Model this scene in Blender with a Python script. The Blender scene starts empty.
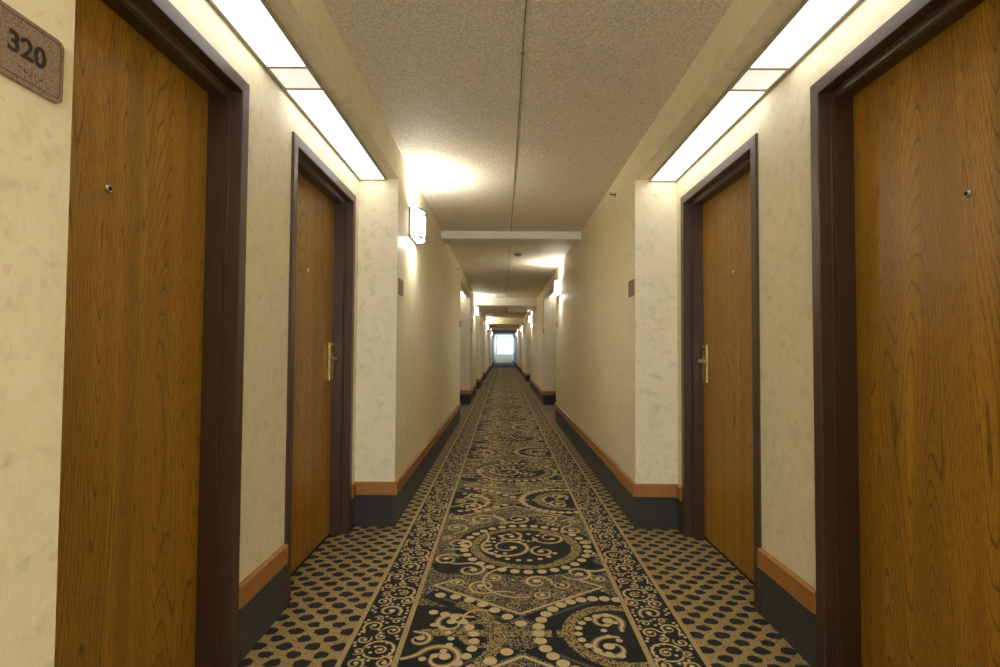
import bpy, math, random
from mathutils import Vector, Matrix
random.seed(7)
PI = math.pi
scene = bpy.context.scene
C = scene.collection

# ------------------------------------------------------------------ camera
H_CAM = 1.1232
cam_data = bpy.data.cameras.new('camera')
cam_data.sensor_fit = 'HORIZONTAL'; cam_data.sensor_width = 36.0
cam_data.lens = 529.29 / 1000 * 36.0
cam_data.clip_start = 0.02; cam_data.clip_end = 300
cam = bpy.data.objects.new('camera', cam_data); C.objects.link(cam)
yaw, pitch, roll = -0.0059, 0.0313, 0.0063
fwd = Vector((math.sin(yaw) * math.cos(pitch), math.cos(yaw) * math.cos(pitch), math.sin(pitch)))
right = Vector((math.cos(yaw), -math.sin(yaw), 0))
up = right.cross(fwd)
r2 = right * math.cos(roll) + up * math.sin(roll)
u2 = -right * math.sin(roll) + up * math.cos(roll)
cam.matrix_world = Matrix(((r2.x, u2.x, -fwd.x, 0), (r2.y, u2.y, -fwd.y, 0), (r2.z, u2.z, -fwd.z, H_CAM), (0, 0, 0, 1)))
scene.camera = cam
# ------------------------------------------------------------------ world, exposure
world = bpy.data.worlds.new('daylight'); scene.world = world; world.use_nodes = True
bg = world.node_tree.nodes['Background']
bg.inputs[0].default_value = (0.88, 0.94, 1.0, 1); bg.inputs[1].default_value = 7.8
scene.view_settings.view_transform = 'Standard'; scene.view_settings.look = 'None'
scene.view_settings.exposure = 1.86; scene.view_settings.gamma = 1.0
scene.view_settings.use_curve_mapping = False
scene.cycles.max_bounces = 12; scene.cycles.diffuse_bounces = 8; scene.cycles.glossy_bounces = 5
scene.cycles.sample_clamp_indirect = 4.0
PANEL_E, SCONCE_E = 1.0, 1.3
SCONCE_UP, SCONCE_DOWN = 3.1, 1.3

# portals only guide sampling of the sky seen through the two end windows
def portal(name, loc, rx, sx, sy):
    l = bpy.data.lights.new(name, 'AREA'); l.shape = 'RECTANGLE'; l.size = sx; l.size_y = sy; l.cycles.is_portal = True
    o = bpy.data.objects.new(name, l); C.objects.link(o); o.location = loc; o.rotation_euler = (rx, 0, 0)
portal('sky_portal_far', (.16, 48.17, 1.52), -math.pi / 2, 1.36, 1.48)
portal('sky_portal_near', (.08, -3.17, 1.40), math.pi / 2, 1.06, 1.25)
# ------------------------------------------------------------------ dimensions
A, B = 0.6842, 0.8461               # left wall at -A, right wall at +B
CX = (B - A) / 2
RL, RR = 0.255, 0.2688               # depth of the door alcoves
HC, SO = 2.424, 2.227               # ceiling, underside of alcove soffits
FZ, FW, FP, SD = 2.083, 0.05, 0.012, 0.1023   # door frame height, face, projection, slab setback
YB, YE = -3.0, 48.0
RT, RBZ = 0.282, 0.203              # wood rail top / bottom
REC_L = [(0.822, 3.391), (8.45, 11.02), (13.6, 15.35), (18.0, 20.0), (25.6, 27.5), (33.0, 35.2)]
REC_R = [(0.822, 3.391), (8.45, 10.98), (16.3, 19.2), (23.8, 26.2), (31.2, 33.6)]

# ------------------------------------------------------------------ helpers
def srgb(r, g, b):
    f = lambda c: (c / 255 / 12.92) if c / 255 <= 0.04045 else ((c / 255 + 0.055) / 1.055) ** 2.4
    return (f(r), f(g), f(b), 1)

class MB:
    def __init__(s): s.v = []; s.f = []; s.m = []
    def add(s, vs, fs, m=0):
        n = len(s.v); s.v += [tuple(p) for p in vs]
        s.f += [tuple(i + n for i in f) for f in fs]; s.m += [m] * len(fs)
    def box(s, x0, x1, y0, y1, z0, z1, m=0, ch=0.0):
        if x0 > x1: x0, x1 = x1, x0
        if y0 > y1: y0, y1 = y1, y0
        if ch <= 0:
            s.add([(x0, y0, z0), (x1, y0, z0), (x1, y1, z0), (x0, y1, z0), (x0, y0, z1), (x1, y0, z1), (x1, y1, z1), (x0, y1, z1)],
                  [(3, 2, 1, 0), (4, 5, 6, 7), (0, 1, 5, 4), (1, 2, 6, 5), (2, 3, 7, 6), (3, 0, 4, 7)], m)
        else:
            import bmesh
            bm = bmesh.new()
            r = bmesh.ops.create_cube(bm, size=1.0)
            for v in bm.verts:
                v.co = Vector(((x0 + x1) / 2 + v.co.x * (x1 - x0), (y0 + y1) / 2 + v.co.y * (y1 - y0), (z0 + z1) / 2 + v.co.z * (z1 - z0)))
            bmesh.ops.bevel(bm, geom=bm.edges[:], offset=ch, segments=2, affect='EDGES', profile=0.5)
            bm.verts.index_update()
            s.add([v.co[:] for v in bm.verts], [[v.index for v in f.verts] for f in bm.faces], m); bm.free()
    def poly_prism(s, pts, axis, a0, a1, m=0):
        """pts: 2-D outline; axis 'x','y','z' = extrusion axis"""
        def P(p, a):
            return {'x': (a, p[0], p[1]), 'y': (p[0], a, p[1]), 'z': (p[0], p[1], a)}[axis]
        n = len(pts)
        s.add([P(p, a0) for p in pts] + [P(p, a1) for p in pts],
              [tuple(range(n))[::-1], tuple(range(n, 2 * n))] + [(i, (i + 1) % n, n + (i + 1) % n, n + i) for i in range(n)], m)
    def lathe(s, prof, origin, axis, seg=20, m=0):
        """prof: list of (radius, height) along axis vector"""
        ax = Vector(axis).normalized()
        t = Vector((0, 0, 1)) if abs(ax.z) < 0.9 else Vector((1, 0, 0))
        e1 = ax.cross(t).normalized(); e2 = ax.cross(e1)
        o = Vector(origin); vs = []; fs = []
        for r, h in prof:
            for k in range(seg):
                a = 2 * PI * k / seg
                vs.append(o + ax * h + e1 * (r * math.cos(a)) + e2 * (r * math.sin(a)))
        for i in range(len(prof) - 1):
            for k in range(seg):
                fs.append((i * seg + k, i * seg + (k + 1) % seg, (i + 1) * seg + (k + 1) % seg, (i + 1) * seg + k))
        fs.append(tuple(range(seg))[::-1]); fs.append(tuple(range((len(prof) - 1) * seg, len(prof) * seg)))
        s.add(vs, fs, m)
    def tube(s, pts, r, seg=8, m=0):
        for i in range(len(pts) - 1):
            a, b = Vector(pts[i]), Vector(pts[i + 1])
            s.lathe([(r, 0), (r, (b - a).length)], a, b - a, seg, m)
    def build(s, name, mats, parent=None, smooth=False, fix=True):
        me = bpy.data.meshes.new(name); me.from_pydata(s.v, [], s.f)
        if not isinstance(mats, (list, tuple)): mats = [mats]
        for mt in mats: me.materials.append(mt)
        me.polygons.foreach_set('material_index', s.m)
        if smooth: me.polygons.foreach_set('use_smooth', [True] * len(s.f))
        me.update()
        if fix:
            import bmesh
            bm = bmesh.new(); bm.from_mesh(me); bmesh.ops.recalc_face_normals(bm, faces=bm.faces[:]); bm.to_mesh(me); bm.free()
        o = bpy.data.objects.new(name, me); C.objects.link(o)
        if parent: o.parent = parent
        return o

def empty(name, loc=(0, 0, 0), rz=0):
    o = bpy.data.objects.new(name, None); C.objects.link(o); o.location = loc; o.rotation_euler = (0, 0, rz)
    o.empty_display_size = 0.05
    return o
def tag(o, label=None, cat=None, group=None, kind=None):
    if label: o['label'] = label
    if cat: o['category'] = cat
    if group: o['group'] = group
    if kind: o['kind'] = kind
    return o
def copy_tree(o, parent=None):
    c = o.copy(); C.objects.link(c)
    if parent: c.parent = parent
    for ch in list(o.children): copy_tree(ch, c)
    return c

# ------------------------------------------------------------------ materials
def mat(name):
    m = bpy.data.materials.new(name); m.use_nodes = True
    nt = m.node_tree; bs = nt.nodes['Principled BSDF']
    return m, nt, bs
def N(nt, t, **kw):
    n = nt.nodes.new(t)
    for k, v in kw.items():
        if k in n.inputs.keys() if isinstance(k, str) else False: n.inputs[k].default_value = v
        else: setattr(n, k, v)
    return n
def coords(nt, scale=(1, 1, 1), rnd=False):
    tc = nt.nodes.new('ShaderNodeTexCoord'); mp = nt.nodes.new('ShaderNodeMapping')
    mp.inputs['Scale'].default_value = scale
    nt.links.new(tc.outputs['Object'], mp.inputs['Vector'])
    if rnd:
        oi = nt.nodes.new('ShaderNodeObjectInfo'); mu = nt.nodes.new('ShaderNodeMath'); mu.operation = 'MULTIPLY'
        mu.inputs[1].default_value = 37.0
        nt.links.new(oi.outputs['Random'], mu.inputs[0]); nt.links.new(mu.outputs[0], mp.inputs['Location'])
    return mp.outputs['Vector']
def noise(nt, vec, scale, detail=3, rough=0.5, dist=0):
    n = nt.nodes.new('ShaderNodeTexNoise'); n.inputs['Scale'].default_value = scale
    n.inputs['Detail'].default_value = detail; n.inputs['Roughness'].default_value = rough; n.inputs['Distortion'].default_value = dist
    nt.links.new(vec, n.inputs['Vector']); return n.outputs['Fac']
def ramp(nt, fac, stops):
    r = nt.nodes.new('ShaderNodeValToRGB'); cr = r.color_ramp
    while len(cr.elements) < len(stops): cr.elements.new(0.5)
    for e, (p, c) in zip(cr.elements, stops): e.position = p; e.color = c
    nt.links.new(fac, r.inputs['Fac']); return r.outputs['Color']
def mix(nt, fac, a, b, mode='MIX'):
    m = nt.nodes.new('ShaderNodeMix'); m.data_type = 'RGBA'; m.blend_type = mode
    for i, x in ((0, fac), (6, a), (7, b)):
        if isinstance(x, (int, float, tuple)): m.inputs[i].default_value = x
        else: nt.links.new(x, m.inputs[i])
    return m.outputs[2]
def math_(nt, op, a, b=None):
    m = nt.nodes.new('ShaderNodeMath'); m.operation = op
    for i, x in ((0, a), (1, b)):
        if x is None: continue
        if isinstance(x, (int, float)): m.inputs[i].default_value = x
        else: nt.links.new(x, m.inputs[i])
    return m.outputs[0]
def bump(nt, bs, h, strength, dist):
    b = nt.nodes.new('ShaderNodeBump'); b.inputs['Strength'].default_value = strength; b.inputs['Distance'].default_value = dist
    nt.links.new(h, b.inputs['Height']); nt.links.new(b.outputs[0], bs.inputs['Normal'])
def simple(name, col, rough=0.5, metal=0.0, spec=0.5, nscale=0, namt=0.1):
    m, nt, bs = mat(name)
    bs.inputs['Roughness'].default_value = rough; bs.inputs['Metallic'].default_value = metal
    bs.inputs['Specular IOR Level'].default_value = spec
    f = noise(nt, coords(nt), nscale or 30, 3)
    lo = tuple(c * (1 - namt) for c in col[:3]) + (1,); hi = tuple(min(1, c * (1 + namt)) for c in col[:3]) + (1,)
    nt.links.new(ramp(nt, f, [(0.35, lo), (0.65, hi)]), bs.inputs['Base Color'])
    return m

def wallpaper():
    m, nt, bs = mat('wallpaper')
    v = coords(nt)
    n1 = noise(nt, v, 3.5, 4, 0.6, 0.6); n2 = noise(nt, v, 19, 5, 0.65, 0.4)
    c1 = ramp(nt, n1, [(0.32, srgb(228, 219, 184)), (0.5, srgb(236, 227, 195)), (0.68, srgb(242, 230, 204))])
    c2 = ramp(nt, n2, [(0.28, srgb(200, 193, 154)), (0.44, srgb(234, 225, 192)), (0.60, srgb(243, 234, 206)), (0.70, srgb(228, 202, 170))])
    c = mix(nt, 0.6, c1, c2)
    nt.links.new(c, bs.inputs['Base Color'])
    bs.inputs['Roughness'].default_value = 0.5; bs.inputs['Specular IOR Level'].default_value = 0.3
    v2 = coords(nt, (1, 1, 0.45))
    h = math_(nt, 'ADD', noise(nt, v2, 60, 4, 0.6, 0.8), noise(nt, v, 9, 3))
    bump(nt, bs, h, 0.22, 0.003)
    return m
def popcorn():
    m, nt, bs = mat('textured_ceiling')
    v = coords(nt)
    n = noise(nt, v, 105, 3, 0.6)
    nt.links.new(ramp(nt, n, [(0.38, srgb(218, 208, 184)), (0.6, srgb(246, 238, 218))]), bs.inputs['Base Color'])
    bs.inputs['Roughness'].default_value = 0.6; bs.inputs['Specular IOR Level'].default_value = 0.3
    s = ramp(nt, noise(nt, v, 100, 2, 0.5), [(0.45, (0, 0, 0, 1)), (0.62, (1, 1, 1, 1))])
    bump(nt, bs, s, 0.8, 0.005)
    return m
def oak(name, tint=1.0, veneer=True):
    m, nt, bs = mat(name)
    tc = nt.nodes.new('ShaderNodeTexCoord'); sp = nt.nodes.new('ShaderNodeSeparateXYZ')
    nt.links.new(tc.outputs['Object'], sp.inputs[0])
    oi = nt.nodes.new('ShaderNodeObjectInfo')
    seed = math_(nt, 'MULTIPLY', oi.outputs['Random'], 50.0)
    y, z = sp.outputs['Y'], sp.outputs['Z']
    # veneer leaves: each leaf has its own figure
    leaf = math_(nt, 'FLOOR', math_(nt, 'MULTIPLY', y, 5.3))
    cv = nt.nodes.new('ShaderNodeCombineXYZ')
    nt.links.new(math_(nt, 'MULTIPLY', y, 6.2), cv.inputs[0])
    nt.links.new(math_(nt, 'MULTIPLY', z, 0.5), cv.inputs[1])
    nt.links.new(math_(nt, 'ADD', seed, math_(nt, 'MULTIPLY', leaf, 0.0)), cv.inputs[2])
    fig = noise(nt, cv.outputs[0], 1.15, 0.6, 0.35, 0.0)
    # fine wobble of the lines
    cw = nt.nodes.new('ShaderNodeCombineXYZ')
    nt.links.new(math_(nt, 'MULTIPLY', y, 60), cw.inputs[0]); nt.links.new(math_(nt, 'MULTIPLY', z, 7), cw.inputs[1]); nt.links.new(seed, cw.inputs[2])
    wob = noise(nt, cw.outputs[0], 1, 2, 0.5)
    ringv = math_(nt, 'ADD', math_(nt, 'MULTIPLY', fig, 38.0), math_(nt, 'MULTIPLY', wob, 0.3))
    fr = math_(nt, 'FRACT', ringv)
    lines = ramp(nt, fr, [(0.0, (1, 1, 1, 1)), (0.12, (0.15, 0.15, 0.15, 1)), (0.55, (0, 0, 0, 1)), (0.93, (0.1, 0.1, 0.1, 1)), (1.0, (1, 1, 1, 1))])
    # pores: short vertical dashes
    cp = nt.nodes.new('ShaderNodeCombineXYZ')
    nt.links.new(math_(nt, 'MULTIPLY', y, 420), cp.inputs[0]); nt.links.new(math_(nt, 'MULTIPLY', z, 22), cp.inputs[1]); nt.links.new(seed, cp.inputs[2])
    por = noise(nt, cp.outputs[0], 1, 2, 0.6)
    # broad tonal stripes
    cs = nt.nodes.new('ShaderNodeCombineXYZ')
    nt.links.new(math_(nt, 'MULTIPLY', y, 13), cs.inputs[0]); nt.links.new(math_(nt, 'MULTIPLY', z, 0.35), cs.inputs[1]); nt.links.new(seed, cs.inputs[2])
    strp = noise(nt, cs.outputs[0], 1, 2, 0.5)
    t = tint
    base = ramp(nt, strp, [(0.35, srgb(158 * t, 118 * t, 38 * t)), (0.5, srgb(174 * t, 129 * t, 40 * t)), (0.65, srgb(190 * t, 142 * t, 46 * t))])
    pc = ramp(nt, por, [(0.36, srgb(112 * t, 74 * t, 34 * t)), (0.52, (1, 1, 1, 1))])
    b2 = mix(nt, 0.45, base, pc, 'MULTIPLY')
    lf = math_(nt, 'MULTIPLY', lines, 0.72)
    col = mix(nt, lf, b2, srgb(84 * t, 60 * t, 24 * t))
    nt.links.new(col, bs.inputs['Base Color'])
    bs.inputs['Roughness'].default_value = 0.38; bs.inputs['Specular IOR Level'].default_value = 0.4
    bump(nt, bs, por, 0.15, 0.001)
    return m
def carpet(name, stops, scale=260, rough=0.95, nscale2=12):
    m, nt, bs = mat(name)
    v = coords(nt)
    f = noise(nt, v, scale, 2, 0.7)
    nt.links.new(ramp(nt, f, stops), bs.inputs['Base Color'])
    bs.inputs['Roughness'].default_value = rough; bs.inputs['Specular IOR Level'].default_value = 0.25
    bs.inputs['Sheen Weight'].default_value = 0.08; bs.inputs['Sheen Roughness'].default_value = 0.4
    bump(nt, bs, noise(nt, v, 400, 2, 0.6), 0.5, 0.003)
    return m
def stipple(name, dark, light, thr, scale=210):
    m, nt, bs = mat(name)
    v = coords(nt, (1, 1, 0))
    vo = nt.nodes.new('ShaderNodeTexVoronoi'); vo.inputs['Scale'].default_value = scale; vo.voronoi_dimensions = '2D'
    nt.links.new(v, vo.inputs['Vector'])
    sep = nt.nodes.new('ShaderNodeSeparateColor'); nt.links.new(vo.outputs['Color'], sep.inputs[0])
    f = math_(nt, 'GREATER_THAN', sep.outputs[0], thr)
    nt.links.new(mix(nt, f, dark, light), bs.inputs['Base Color'])
    bs.inputs['Roughness'].default_value = 0.95; bs.inputs['Specular IOR Level'].default_value = 0.25
    bs.inputs['Sheen Weight'].default_value = 0.08
    bump(nt, bs, noise(nt, v, 400, 2, 0.6), 0.5, 0.003)
    return m
def emis(name, col, e):
    m, nt, bs = mat(name)
    bs.inputs['Base Color'].default_value = (0.8, 0.8, 0.8, 1)
    bs.inputs['Emission Color'].default_value = col; bs.inputs['Emission Strength'].default_value = e
    bs.inputs['Roughness'].default_value = 0.4
    return m

M_WALL = wallpaper(); M_CEIL = popcorn()
M_DOOR = oak('oak_veneer', 1.0)
M_RAIL = simple('stained_oak_rail', srgb(164, 112, 52), 0.42, nscale=40, namt=0.12)
M_FRAME = simple('brown_painted_steel', srgb(72, 53, 45), 0.36, 0.0, 0.6, 60, 0.08)
M_SEAL = simple('grey_seal', srgb(120, 112, 104), 0.4, 0, 0.5)
M_BASE = carpet('carpet_cove', [(0.3, srgb(48, 47, 45)), (0.7, srgb(76, 75, 72))], 180, 0.8)
M_BEAM = simple('white_paint', srgb(226, 222, 214), 0.55, nscale=8, namt=0.02)
M_TRIMMETAL = simple('taupe_metal', srgb(170, 158, 138), 0.4, 0.0, 0.5)
M_BRASS = simple('aged_brass', srgb(188, 168, 98), 0.32, 0.75, 0.5, 60, 0.12)
M_CHROME = simple('polished_steel', srgb(200, 200, 200), 0.2, 0.95)
M_DARK = simple('dark_gap', srgb(22, 20, 18), 0.8)
M_BRONZE = simple('dark_bronze', srgb(66, 50, 44), 0.5, 0.2)
M_PLASTIC = simple('white_plastic', srgb(228, 224, 214), 0.45)
M_DIFF = emis('lit_diffuser', (1.0, 0.98, 0.94, 1), PANEL_E)
M_GLASSLIT = emis('lit_glass', (1.0, 0.955, 0.86, 1), SCONCE_E)
M_INFILL = emis('glowing_infill', (1.0, 0.95, 0.86, 1), .2)  # faint glow added to brighten the infill, no lamp behind it
M_WINFRAME = simple('window_frame_white', srgb(222, 226, 232), 0.5)

# carpet yarns
G1, G2 = srgb(150, 122, 74), srgb(186, 156, 100)
M_GOLD = carpet('carpet_gold', [(0.30, srgb(92, 76, 44)), (0.46, srgb(164, 140, 88)), (0.58, srgb(182, 158, 106)), (0.72, srgb(140, 98, 60))], 95)
M_NAVY = carpet('carpet_black', [(0.3, srgb(20, 22, 21)), (0.7, srgb(38, 40, 38))])
M_SPOT = carpet('carpet_spot', [(0.3, srgb(28, 29, 29)), (0.7, srgb(48, 49, 49))])
M_LINE = carpet('carpet_line', [(0.3, srgb(164, 140, 96)), (0.7, srgb(194, 168, 122))])
M_CREAM = carpet('carpet_cream', [(0.3, srgb(194, 172, 126)), (0.7, srgb(222, 202, 156))])
M_TAN = carpet('carpet_tan', [(0.3, srgb(118, 98, 66)), (0.7, srgb(146, 124, 86))])
M_SLATE = carpet('carpet_slate', [(0.3, srgb(62, 66, 68)), (0.7, srgb(88, 92, 94))])
M_STIP = stipple('carpet_stipple_gold', srgb(40, 40, 34), srgb(180, 156, 100), 0.46, 230)
M_STIP2 = stipple('carpet_stipple_dark', srgb(30, 33, 32), srgb(162, 146, 108), 0.62, 230)

# ------------------------------------------------------------------ floor and its woven pattern
FM = [M_GOLD, M_NAVY, M_SPOT, M_LINE, M_CREAM, M_TAN, M_SLATE, M_STIP, M_STIP2]
GOLD, NAVY, SPOT, LINE, CREAM, TAN, SLATE, STIP, STIP2 = range(9)
fl = MB()
XL, XR = -A - RL - 0.15, B + RR + 0.15
fl.add([(XL, YB - .1, 0), (XR, YB - .1, 0), (XR, YE + .3, 0), (XL, YE + .3, 0)], [(0, 1, 2, 3)], GOLD)
def fquad(x0, x1, y0, y1, z, m): fl.add([(x0, y0, z), (x1, y0, z), (x1, y1, z), (x0, y1, z)], [(0, 1, 2, 3)], m)
HI, HO = 0.461, 0.66
fquad(CX - HO, CX - HI, YB, YE, .0003, NAVY); fquad(CX + HI, CX + HO, YB, YE, .0003, NAVY); fquad(CX - HI, CX + HI, YB, YE, .0003, STIP2)
for s in (-1, 1):
    fquad(CX + s * HO - .010, CX + s * HO + .010, YB, YE, .0012, LINE)
    fquad(CX + s * HI - .011, CX + s * HI + .011, YB, YE, .0012, LINE)
# gold margins: dark spots in staggered rows
row = 0; y = YB
while y < YE:
    yy = y; off = 0.0 if row % 2 == 0 else 0.0515
    rad = 0.0300 if row % 2 == 0 else 0.0262
    far = yy > 9
    for side in (-1, 1):
        inrec = any(a <= yy <= b for a, b in (REC_L if side < 0 else REC_R))
        lim = (A + (RL + .12 if inrec else .02)) if side < 0 else (B + (RR + .12 if inrec else .02))
        k = 0
        while True:
            x = side * (0.0515 * 2 * k + off + 0.03)
            xx = CX + side * HO + x
            k += 1
            if abs(xx) > lim: break
            n = 8 if far else 14
            ph = random.random() * 6
            pts = []
            for i in range(n):
                a = 2 * PI * i / n
                r = rad * (1 + (0.0 if far else 0.03 * math.sin(3 * a + ph) + random.uniform(-.15, .15)))
                px = xx + 1.06 * r * math.cos(a)
                if side < 0: px = min(px, CX - HO - .006)
                else: px = max(px, CX + HO + .006)
                pts.append((px, yy + 0.88 * r * math.sin(a), .0005))
            fl.add(pts, [tuple(range(n))], SPOT)
    y += 0.0535; row += 1

# motif primitives collected once per tile in tile coordinates, then repeated along the hall
class Tile:
    def __init__(s): s.items = []
    def dot(s, x, y, r, m, z=.0010, n=12):
        s.items.append(([(x + 1.04 * r * math.cos(2 * PI * i / n), y + r * math.sin(2 * PI * i / n), z) for i in range(n)], [tuple(range(n))], m))
    def ribbon(s, pts, w, m, z):
        """w: width or function of 0..1"""
        n = len(pts); vs = []
        for i, p in enumerate(pts):
            q0 = pts[max(0, i - 1)]; q1 = pts[min(n - 1, i + 1)]
            dx, dy = q1[0] - q0[0], q1[1] - q0[1]; L = math.hypot(dx, dy) or 1
            ww = (w(i / (n - 1)) if callable(w) else w) / 2
            vs += [(p[0] - dy / L * ww, p[1] + dx / L * ww, z), (p[0] + dy / L * ww, p[1] - dx / L * ww, z)]
        s.items.append((vs, [(2 * i, 2 * i + 1, 2 * i + 3, 2 * i + 2) for i in range(n - 1)], m))
    def arc(s, cx, cy, r, a0, a1, w, m, z=.0007, n=28):
        s.ribbon([(cx + r * math.cos(math.radians(a0 + (a1 - a0) * i / n)), cy + r * math.sin(math.radians(a0 + (a1 - a0) * i / n))) for i in range(n + 1)], w, m, z)
    def chain(s, cx, cy, r, a0, a1, n, dr, m=CREAM):
        for i in range(n):
            a = math.radians(a0 + (a1 - a0) * i / (n - 1 if abs(a1 - a0) < 360 else n))
            s.dot(cx + r * math.cos(a), cy + r * math.sin(a), dr, m)
    def scroll(s, cx, cy, r, a0, turns, w, sgn=1, tail=0.0, light=True):
        """spiral winding inward from radius r to a ball, with an optional flying tail"""
        n = int(26 * turns) + 8; pts = []
        k = 1.15 / turns * 1.0
        if tail:
            a = math.radians(a0); tx, ty = -sgn * -math.sin(a), -sgn * math.cos(a)
            for i in range(8, 0, -1):
                t = i / 8 * tail
                pts.append((cx + r * math.cos(a) + tx * t + math.cos(a) * t * t * 1.6 / (tail + .05) * .5, cy + r * math.sin(a) + ty * t + math.sin(a) * t * t * .8 / (tail + .05)))
        for i in range(n + 1):
            t = i / n; a = math.radians(a0) + sgn * t * turns * 2 * PI
            rr = r * (1 - 0.80 * t)
            pts.append((cx + rr * math.cos(a), cy + rr * math.sin(a)))
        f = lambda t: .85 * w * (0.35 + 0.65 * math.sin(PI * min(1, t * 1.1 + 0.12)) if t < 0.8 else 0.55)
        s.ribbon(pts, lambda t: f(t) * 1.55, TAN, .0008)
        s.ribbon(pts, lambda t: f(t) * 0.66, CREAM if light else LINE, .0010)
        s.dot(pts[-1][0], pts[-1][1], w * 0.85, CREAM if light else LINE, .0011, 10)
    def ringlet(s, x, y, r):
        s.arc(x, y, r, 0, 360, r * .22, LINE, .0009, 14)
        s.arc(x, y, r * .5, 0, 300, r * .2, TAN, .0009, 10)
    def line(s, p, q, w, m, z=.0009): s.ribbon([p, q], w, m, z)

P = 1.87
T = Tile(); hw = HI - .012
# --- field tile: the crossing is at y=0, the round medallion at y=P/2
# stippled grounds
mx, my = .055, P / 2
T.disc = lambda cx, cy, r, m, z: T.items.append(([(cx + r * math.cos(2 * PI * i / 40), cy + r * math.sin(2 * PI * i / 40), z) for i in range(40)], [tuple(range(40))], m))
T.disc(mx, my, .405, NAVY, .00045)
T.disc(-.41, -.05, .275, NAVY, .00045); T.disc(.42, 0, .33, NAVY, .00045)
for s_ in (-1, 1):
    T.items.append(([(0, s_ * .13, .00046), (.38, s_ * .39, .00046), (.44, s_ * .30, .00046), (.10, s_ * .06, .00046)], [(0, 1, 2, 3)], NAVY))
    T.items.append(([(0, s_ * .13, .00046), (-.38, s_ * .39, .00046), (-.44, s_ * .30, .00046), (-.10, s_ * .06, .00046)], [(0, 1, 2, 3)], NAVY))
T.disc(-.34, my - .28, .10, NAVY, .00047); T.disc(.36, my - .30, .09, NAVY, .00047); T.disc(.05, my + .46, .10, NAVY, .00047)
T.chain(mx, my, .352, 0, 360, 32, .0245)
T.arc(mx, my, .292, 0, 360, .050, STIP, .0007, 44)
T.arc(mx + .03, my - .01, .245, -60, 75, .035, STIP, .0007, 24)
T.chain(mx - .02, my + .0, .205, 60, 330, 17, .0145)
T.chain(mx - .10, my - .005, .105, 20, 260, 9, .012)
T.chain(mx + .02, my + .13, .05, 200, 340, 5, .011)
T.scroll(mx - .10, my - .015, .155, 150, 1.55, .024, 1, .16)
T.scroll(mx + .095, my - .075, .075, 100, 1.25, .020, 1)
T.scroll(mx + .15, my + .135, .10, 170, 1.4, .020, 1, .0)
T.scroll(mx - .09, my + .16, .08, 80, 1.3, .020, -1)
# scrolls round the medallion
T.scroll(-.33, my + .03, .085, 260, 1.4, .022, 1, .05)
T.scroll(-.37, my - .20, .075, 60, 1.2, .020, 1, .05)
T.scroll(-.37, my + .30, .075, 300, 1.4, .022, 1, .06)
T.scroll(-.24, my - .33, .085, 110, 1.3, .022, -1, .10)
T.scroll(.09, my - .47, .075, 340, 1.3, .024, 1, .0)
T.arc(.00, my - .46, .17, 95, 290, .018, TAN, .0008); T.arc(.00, my - .46, .17, 100, 285, .010, CREAM, .0010)
T.scroll(.10, my - .60, .045, 40, 1.2, .016, -1)
T.scroll(-.17, my - .52, .075, 300, 1.4, .020, -1, .10)
T.scroll(.30, my - .36, .085, 200, 1.3, .024, 1, .0)
T.arc(.385, my - .24, .095, 250, 370, .028, TAN, .0008); T.arc(.385, my - .24, .095, 250, 365, .016, CREAM, .0010)
T.scroll(.36, my + .28, .07, 120, 1.3, .020, 1, .08)
T.scroll(.02, my + .49, .095, 190, 1.4, .024, 1, .10)
T.scroll(-.20, my + .47, .10, 20, 1.3, .022, 1, .12)
T.scroll(.22, my + .50, .075, 100, 1.2, .020, -1, .08)
T.scroll(-.38, my + .52, .06, 120, 1.2, .018, 1)
# thin-lined lozenge
for s_ in (-1, 1):
    for w, m, z in ((.030, TAN, .00075), (.012, CREAM, .00095)):
        T.line((0, s_ * .155), (.40, s_ * .42), w * (.6 if m == TAN else 1), m, z); T.line((.40, s_ * .42), (.30, s_ * .49), w * (.6 if m == TAN else 1), m, z)
        T.line((0, s_ * .155), (-.40, s_ * .42), w * (.6 if m == TAN else 1), m, z); T.line((-.40, s_ * .42), (-.30, s_ * .49), w * (.6 if m == TAN else 1), m, z)
    T.line((.06, s_ * .10), (.36, s_ * .30), .018, SLATE, .0006); T.line((-.06, s_ * .10), (-.36, s_ * .30), .018, SLATE, .0006)
    T.line((.16, s_ * .40), (.30, s_ * .62), .014, SLATE, .0006); T.line((-.14, s_ * .44), (-.30, s_ * .60), .014, SLATE, .0006)
    for (x, y_) in ((-.03, .23), (.09, .27), (-.13, .30), (.18, .33), (.27, .38), (-.22, .37), (.02, .31), (.12, .38), (-.32, .44), (.38, .52)):
        T.ringlet(x, s_ * y_, .026)
for (x, y_, r, a, tn, sg) in ((-.40, my + .12, .045, 10, 1.2, 1), (-.27, my + .40, .05, 120, 1.2, -1), (.41, my + .08, .04, 200, 1.1, 1), (.42, my - .10, .045, 30, 1.2, -1), (.24, my + .38, .05, 300, 1.2, 1),
        (-.12, my - .42, .045, 200, 1.2, 1), (.20, my - .50, .05, 80, 1.2, -1), (-.30, my - .48, .04, 330, 1.2, 1), (.40, my - .42, .04, 160, 1.1, 1), (.40, my + .44, .05, 260, 1.2, -1), (-.06, my + .40, .04, 45, 1.1, 1)):
    T.scroll(x, y_, r, a, tn, .015, sg)
rd = random.Random(5)
for i in range(60):
    x = rd.uniform(-.43, .43); y_ = my + rd.choice((-1, 1)) * rd.uniform(.42, .60)
    T.dot(x, y_, rd.uniform(.005, .009), LINE if i % 2 else CREAM, .0009, 6)
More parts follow.
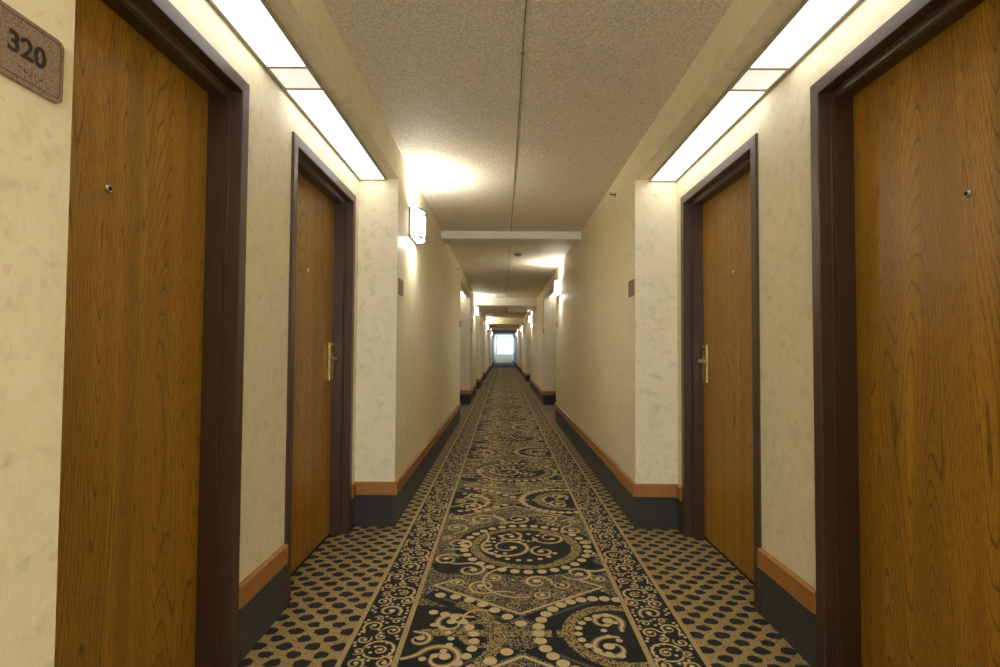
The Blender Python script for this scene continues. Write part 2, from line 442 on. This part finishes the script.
# the two facing arcs at the crossing
T.arc(-.40, -.03, .30, -62, 66, .055, STIP, .0007); T.arc(.40, .0, .215, 70, 290, .048, STIP, .0007)
T.arc(-.15, 0, .09, 0, 360, .03, STIP, .00065)
for x0, x1 in ((-.40, -.14), (-.08, .12), (.14, .20)):
    T.items.append(([(x0, -.025, .0006), (x1, -.025, .0006), (x1, .025, .0006), (x0, .025, .0006)], [(0, 1, 2, 3)], STIP))
T.chain(.366, 0, .300, 76, 284, 21, .0245)
T.chain(-.41, -.06, .225, 80, -80, 13, .020)
for p in ((-.36, .32), (-.29, .305), (-.225, .275), (-.165, .235), (-.11, .185), (-.055, .13), (0, .075), (-.06, -.13), (-.12, -.19), (-.185, -.245), (-.25, -.285)): T.dot(p[0], p[1], .0245, CREAM)
T.chain(.375, .0, .150, 95, 265, 11, .016); T.chain(.40, .02, .07, 100, 250, 5, .013)
T.chain(-.40, -.06, .125, 70, -75, 8, .014)
T.scroll(-.285, .07, .075, 60, 1.1, .024, 1, .05)
T.scroll(-.40, -.05, .05, 90, 1.1, .020, -1, .03)
T.scroll(-.30, -.175, .085, 150, 1.3, .026, -1, .08)
T.scroll(.35, .095, .07, 330, 1.2, .026, 1, .04)
T.scroll(.34, -.10, .085, 60, 1.2, .026, 1, .0)
T.arc(-.17, .115, .07, 60, 240, .016, TAN, .0008); T.arc(-.17, .115, .07, 60, 240, .009, CREAM, .001)

# --- border tile, period P/4, coordinates: x from -0.088..0.088
Q = P / 4
TB = Tile()
TB.scroll(.0, .05, .052, 200, 1.1, .016, -1, .02)
TB.scroll(-.045, .36, .036, 30, 1.3, .011, 1, .02); TB.scroll(.035, .39, .042, 330, 1.3, .012, 1, .03)
TB.scroll(-.012, .315, .026, 100, 1.1, .010, -1); TB.scroll(.052, .295, .030, 140, 1.2, .010, 1)
TB.arc(-.02, .225, .058, 0, 360, .013, TAN, .0008, 22); TB.arc(-.02, .225, .058, 20, 330, .007, CREAM, .001, 22)
TB.scroll(-.025, .222, .028, 60, 1.2, .010, 1); TB.scroll(.055, .215, .024, 300, 1.1, .009, -1)
TB.scroll(-.055, .145, .034, 100, 1.3, .012, 1, .02); TB.scroll(.045, .135, .036, 250, 1.3, .011, -1, .02)
TB.scroll(.03, .455, .022, 20, 1.1, .008, 1); TB.scroll(-.05, .435, .026, 180, 1.1, .009, -1)
for (x, y_) in ((-.075, .03), (-.077, .055), (-.072, .08), (-.05, .10), (-.025, .108), (.0, .112), (.025, .105), (.06, .04), (.075, .055), (.065, .075), (.078, .09), (.02, .16), (.0, .155), (.04, .175),
                (-.078, .18), (-.07, .2), (-.075, .225), (-.072, .25), (-.045, .27), (-.02, .28), (.02, .265), (.075, .25), (.08, .27), (.02, .24), (-.005, .245), (.005, .205), (-.078, .30), (-.07, .32),
                (.08, .33), (.075, .35), (.0, .345), (.01, .365), (-.01, .42), (.01, .43), (-.08, .39), (-.078, .41), (.078, .42), (.07, .44), (-.02, .455), (-.075, .465), (.0, .468)):
    TB.dot(x, y_, .0075, CREAM, .001, 7)

def stamp(tile, ox, oy, flip=1, xlim=None, fy=1):
    for ii, (vs, fs, m) in enumerate(tile.items):
        q = []; dz = ii * 2.5e-6
        for (x, y_, z) in vs:
            if xlim is not None: x = max(-xlim, min(xlim, x))
            q.append((ox + flip * x, oy + fy * y_, z + dz))
        if q[0][1] > YE or q[0][1] < YB: continue
        if flip * fy < 0: fs = [tuple(reversed(f)) for f in fs]
        fl.add(q, fs, m)
y0t = 2.135 - 3 * P
while y0t < YE:
    if y0t > -1.5 and y0t < YE - P: stamp(T, CX, y0t, 1, HI - .010)
    for k in range(4):
        for s in (-1, 1):
            yy = y0t + k * Q
            if -1 < yy < YE - Q: stamp(TB, CX + s * (HI + HO) / 2, yy + .12, s, .087)
    y0t += P
floor = tag(fl.build('floor', FM, fix=False), 'patterned black and gold carpet with scroll runner down the hall', None, None, 'structure')
# normals of every inlay must face up
import bmesh as _bm
_b = _bm.new(); _b.from_mesh(floor.data)
for f in _b.faces:
    f.normal_update()
    if f.normal.z < 0: f.normal_flip()
_b.to_mesh(floor.data); _b.free()

# ------------------------------------------------------------------ walls, soffits, ceiling
D1N, D1F = 0.91, 1.893               # outer edges of the nearer door frame in the first alcove
D2N, D2F = 2.305, 3.288
def doors_for(rec):
    y0, y1 = rec
    if y1 - y0 > 2.3: return [(y0 + .088, y0 + .088 + .983), (y1 - .103 - .983, y1 - .103)]
    return [((y0 + y1) / 2 - .4915, (y0 + y1) / 2 + .4915)]
def wall(side, recs, name):
    mb = MB(); X = -A if side < 0 else B; R = RL if side < 0 else RR
    out = X + side * 0.75; XW = X + side * R
    y = YB
    for (a, b) in recs:
        mb.box(X, out, y, a, 0, HC); y = b
        mb.box(X, XW + side * .001, a, b, SO, HC)            # soffit
        ds = doors_for((a, b)); yy = a
        for (n, o) in ds:
            mb.box(XW, out, yy, n + .012, 0, HC)
            mb.box(XW, out, n + .012, o - .012, FZ - .012, HC)
            yy = o - .012
        mb.box(XW, out, yy, b, 0, HC)
    mb.box(X, out, y, YE + .2, 0, HC)
    return tag(mb.build(name, M_WALL, fix=False), 'cream mottled vinyl wallpaper on the %s side of the hall' % ('left' if side < 0 else 'right'), None, None, 'structure')
wall(-1, REC_L, 'wall_left'); wall(1, REC_R, 'wall_right')
ce = MB(); ce.box(XL - .6, XR + .6, YB - .2, YE + .3, HC, HC + .12)
tag(ce.build('ceiling', M_CEIL), 'beige textured ceiling', None, None, 'structure')
# near wall with an unseen window, added as daylight fill from behind the camera
wb = MB(); NX0, NX1, NZ0, NZ1 = -.45, .61, .75, 2.00
wb.box(-A - .6, NX0, YB - .2, YB, 0, HC); wb.box(NX1, B + .6, YB - .2, YB, 0, HC)
wb.box(NX0, NX1, YB - .2, YB, 0, NZ0); wb.box(NX0, NX1, YB - .2, YB, NZ1, HC)
tag(wb.build('wall_front', M_WALL), 'cream wall closing the near end of the hall', None, None, 'structure')
# far wall with window
WX0, WX1, WZ0, WZ1 = -.52, .84, .78, 2.26
we = MB()
we.box(-A - .6, WX0, YE, YE + .2, 0, HC); we.box(WX1, B + .6, YE, YE + .2, 0, HC)
we.box(WX0, WX1, YE, YE + .2, 0, WZ0); we.box(WX0, WX1, YE, YE + .2, WZ1, HC)
tag(we.build('wall_back', M_BEAM), 'far end wall around the bright window', None, None, 'structure')
mg, nt, bs = mat('clear_pane'); nt.nodes.remove(bs)
tr = nt.nodes.new('ShaderNodeBsdfTransparent'); gl = nt.nodes.new('ShaderNodeBsdfGlossy'); gl.inputs['Roughness'].default_value = .02
mxs = nt.nodes.new('ShaderNodeMixShader'); mxs.inputs[0].default_value = .06
nt.links.new(tr.outputs[0], mxs.inputs[1]); nt.links.new(gl.outputs[0], mxs.inputs[2]); nt.links.new(mxs.outputs[0], nt.nodes['Material Output'].inputs[0])
dim_mat = mg.copy(); dim_mat.name = 'dimming_pane'
for n_ in dim_mat.node_tree.nodes:
    if n_.type == 'BSDF_TRANSPARENT': n_.inputs[0].default_value = (.55, .64, .78, 1)  # blue-grey tint added to dim the daylight from the far window
def window(name, x0, x1, yc, z0, z1, lab, gm):
    win = tag(empty(name, ((x0 + x1) / 2, yc, z0)), lab, None, None, 'structure')
    mb = MB(); hx = (x1 - x0) / 2; hz = z1 - z0
    mb.box(-hx, -hx + .04, -.03, .03, 0, hz); mb.box(hx - .04, hx, -.03, .03, 0, hz)
    mb.box(-hx + .04, hx - .04, -.03, .03, 0, .04); mb.box(-hx + .04, hx - .04, -.03, .03, hz - .04, hz)
    mb.build('window_frame', M_WINFRAME, win)
    mb = MB(); mb.box(-hx + .04, hx - .04, -.004, .004, .04, hz - .04); mb.build('window_pane', gm, win)
window('window_1', WX0, WX1, YE + .1, WZ0, WZ1, 'bright daylight window at the far end of the hall', dim_mat)
window('fill_window', NX0, NX1, YB - .1, NZ0, NZ1, 'unseen window added at the near end of the hall for daylight fill', mg)
# ceiling beams
def beam(i, y0, y1, drop, m, label):
    b = MB(); b.box(-A, B, y0, y1, HC - drop, HC + .01, ch=0)
    tag(b.build('trim_%d' % i, m), label, None, None, 'structure')
beam(1, 5.76, 6.07, .082, M_BEAM, 'shallow white beam across the ceiling, the first down the hall')
beam(2, 13.15, 15.1, .19, M_BEAM, 'deep white dropped band across the ceiling, second down the hall')
beam(3, 21.7, 22.0, .23, M_WALL, 'cream beam across the ceiling, third down the hall')
beam(4, 28.5, 28.8, .14, M_WALL, 'cream beam across the ceiling, fourth down the hall')
beam(5, 36.5, 36.9, .15, M_BEAM, 'white beam across the ceiling nearest the far window')
# thin joint strip along the ceiling
js = MB(); yy = YB
rj = random.Random(3); px = .077
for i in range(60):
    y1 = yy + .32; nx = .078 + (yy / 60) * .012 + rj.uniform(-.0015, .0015)
    z = HC - .0035
    js.tube([(px, yy, z), (nx, y1, z)], .0026, 6); yy = y1; px = nx
js.lathe([(.009, 0), (.007, .006), (.003, .009)], (.079, 2.28, HC), (0, 0, -1), 12)
tag(js.build('trim_6', simple('joint_brown', srgb(138, 122, 98), .6)), 'thin dark joint line running along the ceiling', None, None, 'structure')

# ------------------------------------------------------------------ carpet cove and wood rail
def base_runs(side, recs):
    """list of (xa,ya,xb,yb,(nx,ny)) wall faces that carry skirting"""
    X = -A if side < 0 else B; R = RL if side < 0 else RR; XW = X + side * R; n = -side
    runs = []; y = YB
    for (a, b) in recs:
        runs.append(('y', X, y, a, n)); 
        runs.append(('x', a, X, XW, 1))          # near return faces away from camera (normal +y)
        ds = doors_for((a, b)); yy = a
        for (p, q) in ds:
            runs.append(('y', XW, yy, p, n)); yy = q
        runs.append(('y', XW, yy, b, n))
        runs.append(('x', b, X, XW, -1)); y = b
    runs.append(('y', X, y, YE, n))
    return runs
for side, recs, nm, lab in ((-1, REC_L, 'left', 'left'), (1, REC_R, 'right', 'right')):
    cv = MB(); rl = MB()
    X = -A if side < 0 else B
    for k, r in enumerate(base_runs(side, recs)):
        ty, c, p, q, n = r
        if abs(q - p) < .004: continue
        for (mbb, t, z0, z1) in ((cv, .007, 0, RBZ), (rl, .019, RBZ, RT)):
            if ty == 'y':
                p2, q2 = p, q
                if abs(c - X) < .01:                # corridor wall: extend round the outer corners
                    p2 = p - (t if p > YB else 0); q2 = q + t
                segs = [(p2, q2, 0)]
                if mbb is rl and side > 0 and abs(p - 3.391) < .01: segs = [(p2, 3.89, -.0), (3.892, q2, .010)]
                for (u, w_, dz) in segs:
                    lo, hi = sorted((c, c + n * t))
                    if mbb is rl:
                        e = .006
                        pr = [(c, z0 + dz), (c + n * t, z0 + dz), (c + n * t, z1 + dz - e), (c + n * (t - e), z1 + dz), (c, z1 + dz)]
                        mbb.poly_prism(pr, 'y', u, w_)
                    else: mbb.box(lo, hi, u, w_, z0, z1)
            else:
                x0, x1 = sorted((p, q)); lo, hi = sorted((c, c + n * t))
                if mbb is rl:
                    e = .006
                    pr = [(c, z0), (c + n * t, z0), (c + n * t, z1 - e), (c + n * (t - e), z1), (c, z1)]
                    mbb.poly_prism(pr, 'x', x0, x1)
                else: mbb.box(x0, x1, lo, hi, z0, z1)
    tag(cv.build('baseboard_' + nm, M_BASE), 'dark grey carpet cove base along the %s wall' % lab, None, None, 'structure')
    tag(rl.build('trim_%d' % (7 if side < 0 else 8), M_RAIL), 'orange-brown wooden rail capping the cove along the %s wall' % lab, None, None, 'structure')

# ------------------------------------------------------------------ doors
def make_door(name, W=.983, pe=0.0):
    """local frame: +x points into the hall, y along the wall 0..W, x=0 the wall plane"""
    root = empty(name)
    prof = [(0, -.01), (0, FP - .003), (.003, FP), (FW - .003, FP), (FW, FP - .003), (FW, -.030), (FW + .004, -.033), (FW + .004, -.037), (FW + .015, -.040), (FW + .015, -SD - .02), (FW + .002, -SD - .02), (FW + .002, -SD - .07), (0, -SD - .07)]
    vs = []; fs = []; n = len(prof)
    for st in range(4):
        for (t, x) in prof:
            vs.append({0: (x, t, 0), 1: (x, t, FZ - t), 2: (x, W - t, FZ - t), 3: (x, W - t, 0)}[st])
    for st in range(3):
        for i in range(n):
            fs.append((st * n + i, st * n + (i + 1) % n, (st + 1) * n + (i + 1) % n, (st + 1) * n + i))
    fs.append(tuple(range(n))); fs.append(tuple(range(3 * n, 4 * n)))
    mb = MB(); mb.add(vs, fs); fr = mb.build('door_frame', M_FRAME, root)
    mb = MB(); mb.box(-.042, -.038, FW + .012, W - FW - .012, FZ - FW - .0185, FZ - FW - .0155); mb.box(-.052, -.049, FW + .016, W - FW - .016, FZ - FW - .0185, FZ - FW - .0155)
    mb.build('door_seal', M_SEAL, fr)
    mb = MB(); mb.box(-SD - .045, -SD, FW + .004, W - FW - .004, .010, FZ - FW - .004, ch=.0015)
    sl = mb.build('door_panel', M_DOOR, root)
    mb = MB(); mb.box(-SD - .06, -SD + .004, FW, W - FW, .0, .0095)
    mb.build('threshold', M_DARK, root)
    mb = MB(); mb.lathe([(.0115, 0), (.0115, .003), (.0095, .006), (.006, .0068), (.0055, .004)], (-SD, W / 2 + pe, 1.541), (1, 0, 0), 20)
    ph = mb.build('peephole', M_CHROME, root, smooth=False)
    mb = MB(); mb.lathe([(.0052, 0), (.003, .0018)], (-SD + .0045, W / 2 + pe, 1.541), (1, 0, 0), 16); mb.build('lens', M_DARK, ph)
    return root
def make_handle(root, ysgn, W=.983):
    """ysgn +1: lock on the far side of the slab (larger y)"""
    yc = (W - FW - .015 - .055) if ysgn > 0 else (FW + .015 + .055)
    mb = MB(); mb.box(-SD, -SD + .018, yc - .036, yc + .036,   .935, 1.163, ch=.004)
    h = mb.build('door_handle', M_BRASS, root)
    mb = MB()
    mb.box(-SD + .018, -SD + .0195, yc - .022, yc + .022, 1.108, 1.112); mb.box(-SD + .018, -SD + .021, yc - .01, yc + .01, 1.125, 1.140, ch=.0012)
    mb.build('card_slot', M_DARK, h)
    mb = MB(); zc = 1.066
    mb.lathe([(.017, 0), (.017, .006), (.010, .010), (.010, .028)], (-SD + .018, yc, zc), (1, 0, 0), 18)
    d = -ysgn
    pts = [(.034, .0), (.035, .04), (.036, .08), (.030, .112)]
    for i in range(3):
        (xa, ya), (xb, yb) = pts[i], pts[i + 1]
        y_0, y_1 = yc + d * ya, yc + d * yb
        vs = []
        for (xx, yy2, w) in ((xa, y_0, .011 - i * .001), (xb, y_1, .010 - i * .001)):
            x_ = -SD + .018 - .006 + xx
            vs += [(x_ - .006, yy2, zc - w), (x_ + .005, yy2, zc - w), (x_ + .007, yy2, zc), (x_ + .005, yy2, zc + w), (x_ - .006, yy2, zc + w)]
        fs = [(0, 1, 2, 3, 4), (5, 6, 7, 8, 9)] + [(j, (j + 1) % 5, 5 + (j + 1) % 5, 5 + j) for j in range(5)]
        mb.add(vs, fs)
    mb.build('lever', M_BRASS, h)
    return h
dn = 0
for side, recs in ((-1, REC_L), (1, REC_R)):
    for ri, rec in enumerate(recs):
        for di, (p, q) in enumerate(doors_for(rec)):
            dn += 1
            X = (-A - RL) if side < 0 else (B + RR)
            # first alcove uses the measured frame edges
            root = make_door('door_%d' % dn, pe=((-.029 if side < 0 else .019) if di == 0 else 0))
            lockfar = di == 1
            if side < 0:
                root.location = (X, p, 0); make_handle(root, 1 if lockfar else -1)
            else:
                root.location = (X, q, 0); root.rotation_euler = (0, 0, PI); make_handle(root, -1 if lockfar else 1)
            tag(root, '%s oak door in a dark brown frame, in the %s alcove on the %s' % (['nearer', 'farther'][di], ['first', 'second', 'third', 'fourth', 'fifth', 'sixth'][ri], ['left', 'right'][side > 0]), None, None, 'structure')

# ------------------------------------------------------------------ soffit light panels
def make_panel(L, W):
    """origin at the middle of the top; hangs down from the soffit"""
    root = empty('ceiling_light')
    t = .013; mb = MB(); d = .010
    mb.box(-W / 2, -W / 2 + t, -L / 2, L / 2, -d, 0); mb.box(W / 2 - t, W / 2, -L / 2, L / 2, -d, 0)
    mb.box(-W / 2 + t, W / 2 - t, -L / 2, -L / 2 + t, -d, 0); mb.box(-W / 2 + t, W / 2 - t, L / 2 - t, L / 2, -d, 0)
    mb.build('light_frame', M_TRIMMETAL, root)
    mb = MB(); mb.box(-W / 2 + t, W / 2 - t, -L / 2 + t, L / 2 - t, -.006, -.001); mb.build('diffuser', M_DIFF, root)
    return root
ORD = ['first', 'second', 'third', 'fourth', 'fifth', 'sixth']
k = 8; LW = .178
for side, recs in ((-1, REC_L), (1, REC_R)):
    X = -A - RL + .003 + LW / 2 if side < 0 else B + RR - .003 - LW / 2
    for ri, (a, b) in enumerate(recs):
        if ri == 0: spans = [(a + .02, 2.03), (2.190, b - .004)]
        else:
            m_ = (a + b) / 2; spans = [(a + .02, m_ - .085), (m_ + .085, b - .004)]
        if ri >= 1: spans = spans
        for si, (p, q) in enumerate(spans):
            o = make_panel(q - p, LW); o.location = (X, (p + q) / 2, SO)
            which = ['nearer', 'farther'][si] + ' of two' if len(spans) == 2 else 'single'
            tag(o, 'flush white lit soffit panel, %s, over the %s %s-hand alcove' % (which, ORD[ri], ['left', 'right'][side > 0]), 'ceiling light', 'lit soffit panels over the door alcoves')
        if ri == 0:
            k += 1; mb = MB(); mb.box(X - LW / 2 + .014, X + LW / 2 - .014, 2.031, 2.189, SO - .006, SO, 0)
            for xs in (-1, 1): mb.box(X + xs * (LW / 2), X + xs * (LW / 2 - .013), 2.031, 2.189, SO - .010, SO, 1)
            tag(mb.build('trim_%d' % k, [M_INFILL, M_TRIMMETAL]), 'infill with a faint added glow between the two lit panels on the %s' % ['left', 'right'][side > 0], None, None, 'structure')

# ------------------------------------------------------------------ wall sconces
def make_sconce():
    """local: +x out of the wall, y along the wall, z up, origin at the wall, centre"""
    root = empty('wall_sconce'); Wd, Hh, Pj = .300, .205, .098
    mb = MB(); mb.box(0, .010, -Wd / 2 - .004, Wd / 2 + .004, -Hh / 2 - .004, Hh / 2 + .004, ch=.002)
    mb.build('back_plate', M_BRONZE, root)
    def outline(k=1.0, dx=0):
        pts = [(.010, -Wd / 2 * k)]
        pts += [(.035 + dx, -Wd / 2 * k)]
        for i in range(1, 12):
            a = -PI / 2 + PI * i / 12
            pts.append((.035 + dx + (Pj - .035) * math.cos(a) * k, Wd / 2 * k * math.sin(a)))
        pts += [(.035 + dx, Wd / 2 * k), (.010, Wd / 2 * k)]
        return pts
    mb = MB(); mb.poly_prism(outline(.97), 'z', -Hh / 2 + .004, Hh / 2 - .004)
    mb.build('glass_shade', M_GLASSLIT, root)
    ol = outline(1.0, .002)
    for z in (-Hh / 2, Hh / 2 - .026):
        mb = MB()
        for zz in (z, z + .026): mb.tube([(p[0], p[1], zz) for p in ol], .0045, 6)
        for i in (1, 4, 7, 10, 13): mb.tube([(ol[i][0], ol[i][1], z), (ol[i][0], ol[i][1], z + .026)], .0045, 6)
        if z < 0:
            for yy in (-.07, .07): mb.tube([(.01, yy, z), (.09 * math.sqrt(max(0, 1 - (yy / .15) ** 2)) + .006, yy, z)], .004, 6)
        mb.build('metal_band', M_BRONZE, root)
    for nm, z, rx, e in (('upward_lamp', Hh / 2 + .012, PI, SCONCE_UP), ('downward_lamp', -Hh / 2 - .012, 0, SCONCE_DOWN)):
        l = bpy.data.lights.new(nm, 'AREA'); l.shape = 'RECTANGLE'; l.size = .06; l.size_y = .16; l.energy = e; l.color = (1.0, .955, .84)
        lo = bpy.data.objects.new(nm, l); C.objects.link(lo); lo.parent = root; lo.location = (.07, 0, z); lo.rotation_euler = (rx, 0, 0)
    return root
sc0 = make_sconce(); first = True
words_l = ['first', 'second', 'third', 'fourth']
for side, ys in ((-1, [3.93, 12.62, 21.3, 29.9]), (1, [-.85, 7.78, 15.75, 23.4, 31.0])):
    for i, yy in enumerate(ys):
        o = sc0 if first else copy_tree(sc0); first = False
        o.location = (-A if side < 0 else B, yy, 2.045); o.rotation_euler = (0, 0, 0 if side < 0 else PI)
        if side > 0:
            lab = 'lit white glass sconce with dark metal bands on the right wall beside the 320 end' if i == 0 else 'lit white glass sconce on the right wall, %s down the hall' % words_l[i - 1]
        else: lab = 'lit white glass sconce with dark metal bands on the left wall, %s down the hall' % words_l[i]
        if side > 0 and i == 0: lab = 'lit white glass sconce on the right wall, just before the first alcove'
        tag(o, lab, 'wall lamp', 'white glass wall sconces')

# ------------------------------------------------------------------ room number plaques
M_PLAQ = None
m, nt, bs = mat('brown_plaque'); v = coords(nt)
nt.links.new(ramp(nt, noise(nt, v, 260, 3, .7), [(0.3, srgb(104, 84, 70)), (0.5, srgb(142, 120, 102)), (0.7, srgb(166, 142, 122))]), bs.inputs['Base Color'])
bs.inputs['Roughness'].default_value = .5; bump(nt, bs, noise(nt, v, 500, 2), .4, .001); M_PLAQ = m
M_INK = simple('dark_brown_ink', srgb(44, 32, 26), .5)
def rrect(w, h, r, n=6):
    pts = []
    for (cx, cy, a0) in ((w / 2 - r, h / 2 - r, 0), (-w / 2 + r, h / 2 - r, 90), (-w / 2 + r, -h / 2 + r, 180), (w / 2 - r, -h / 2 + r, 270)):
        for i in range(n + 1):
            a = math.radians(a0 + 90 * i / n); pts.append((cx + r * math.cos(a), cy + r * math.sin(a)))
    return pts
def make_plaque(w, h, number=None):
    root = empty('room_sign')
    mb = MB(); mb.poly_prism(rrect(w, h, .010), 'x', 0, .007); mb.build('plate', M_PLAQ, root)
    mb = MB(); a, b = rrect(w - .012, h - .012, .007), rrect(w - .0145, h - .0145, .006); n = len(a)
    mb.add([(.0074, p[0], p[1]) for p in a] + [(.0074, p[0], p[1]) for p in b], [(i, (i + 1) % n, n + (i + 1) % n, n + i) for i in range(n)])
    mb.build('border_line', M_INK, root, fix=False)
    if number:
        cu = bpy.data.curves.new('number', 'FONT'); cu.body = number; cu.size = .041; cu.extrude = .0008; cu.offset = .0005
        cu.align_x = 'RIGHT'; cu.align_y = 'CENTER'
        tmp = bpy.data.objects.new('tmp', cu); C.objects.link(tmp)
        bpy.context.view_layer.update()
        me = bpy.data.meshes.new_from_object(tmp); C.objects.unlink(tmp); bpy.data.objects.remove(tmp)
        me.materials.clear(); me.materials.append(M_INK)
        # text lies in XY: map x->+y (along the wall), y->z, z->x
        me.transform(Matrix(((0, 0, 1, .0078), (1, 0, 0, w / 2 - .032), (0, 1, 0, .002), (0, 0, 0, 1))))
        o = bpy.data.objects.new('number', me); C.objects.link(o); o.parent = root
        mb = MB()
        for ci, cell in enumerate(((0, 1), (0, 2, 3), (1, 3, 4), (0, 2), (1, 2, 3))):
            for d in cell:
                mb.lathe([(.0011, 0), (.0007, .0008)], (.007, w / 2 - .074 + ci * .0085 + (d % 2) * .003, -.026 - (d // 2) * .003), (1, 0, 0), 8)
        mb.build('braille_dots', M_INK, root)
    return root
pl = make_plaque(.148, .096, '320'); pl.location = (-A, .722, 1.541)
tag(pl, 'brown textured plaque reading 320 on the wall left of the near door', 'room sign', None)
pl0 = None
for side, yy, lab in ((-1, 3.50, 'small brown room plaque on the left wall just past the first alcove'),
                 (1, 3.475, 'small brown room plaque on the right wall just past the first alcove'),
                 (-1, 8.34, 'small brown room plaque on the left wall just before the second alcove'),
                 (1, 8.25, 'small brown room plaque on the right wall just before the second alcove'),
                 (-1, 11.15, 'small brown room plaque on the left wall just past the second alcove'),
                 (1, 11.10, 'small brown room plaque on the right wall just past the second alcove'),
                 (1, 16.15, 'small dark plaque on the right wall before the third alcove')):
    if pl0 is None: pl0 = make_plaque(.148, .105); o = pl0
    else: o = copy_tree(pl0)
    o.location = (-A if side < 0 else B, yy, 1.535 if yy < 16 else 1.36); o.rotation_euler = (0, 0, 0 if side < 0 else PI)
    tag(o, lab, 'room sign', 'small brown room plaques')

# ------------------------------------------------------------------ sprinklers and detector
def make_sidewall():
    root = empty('sprinkler_head')
    mb = MB(); mb.lathe([(.030, 0), (.028, .004), (.012, .008), (.012, .010)], (0, 0, 0), (1, 0, 0), 20); mb.build('escutcheon', M_CHROME, root)
    mb = MB(); mb.lathe([(.009, .010), (.009, .030)], (0, 0, 0), (1, 0, 0), 12)
    mb.tube([(.03, -.009, 0), (.055, -.012, 0), (.066, 0, 0), (.055, .012, 0), (.03, .009, 0)], .0025, 6)
    mb.tube([(.03, 0, 0), (.06, 0, 0)], .003, 6); mb.build('sprinkler_body', M_BRONZE, root)
    mb = MB(); mb.box(.064, .067, -.018, .018, -.006, .014); mb.box(.05, .067, -.018, .018, .014, .0165); mb.build('deflector', M_BRONZE, root)
    return root
sp = make_sidewall(); sp.location = (B, 3.98, 2.305); sp.rotation_euler = (0, 0, PI)
tag(sp, 'small metal sidewall sprinkler high on the right wall past the first alcove', 'sprinkler', 'sidewall sprinklers')
sp.scale = (.6, .7, .7)
s2 = copy_tree(sp); s2.location = (-A, 7.75, 2.315); s2.rotation_euler = (0, 0, 0)
tag(s2, 'small metal sidewall sprinkler high on the left wall before the second alcove', 'sprinkler', 'sidewall sprinklers')
det = empty('smoke_detector', (.19, 7.0, HC))
mb = MB(); mb.lathe([(.075, 0), (.075, .012), (.066, .020)], (0, 0, 0), (0, 0, -1), 28); mb.build('mounting_base', M_PLASTIC, det)
mb = MB(); mb.lathe([(.050, .020), (.046, .040), (.036, .052), (.020, .056)], (0, 0, 0), (0, 0, -1), 24); mb.build('sensor_cover', simple('grey_plastic', srgb(150, 142, 130), .5), det)
tag(det, 'round ceiling smoke detector just past the first beam', 'smoke detector')
ps = empty('pendent_sprinkler', (.085, 14.0, HC - .19))
mb = MB(); mb.lathe([(.050, 0), (.046, .010), (.020, .016)], (0, 0, 0), (0, 0, -1), 20); mb.build('escutcheon', M_CHROME, ps)
mb = MB(); mb.lathe([(.016, .016), (.016, .06), (.024, .07), (.024, .105)], (0, 0, 0), (0, 0, -1), 12); mb.build('sprinkler_body', simple('grey_metal', srgb(110, 112, 116), .4, .6), ps)
mb = MB(); mb.lathe([(.040, .105), (.036, .112)], (0, 0, 0), (0, 0, -1), 16); mb.build('deflector', M_BRONZE, ps)
tag(ps, 'grey sprinkler hanging from the dropped ceiling band in mid hall', 'sprinkler')
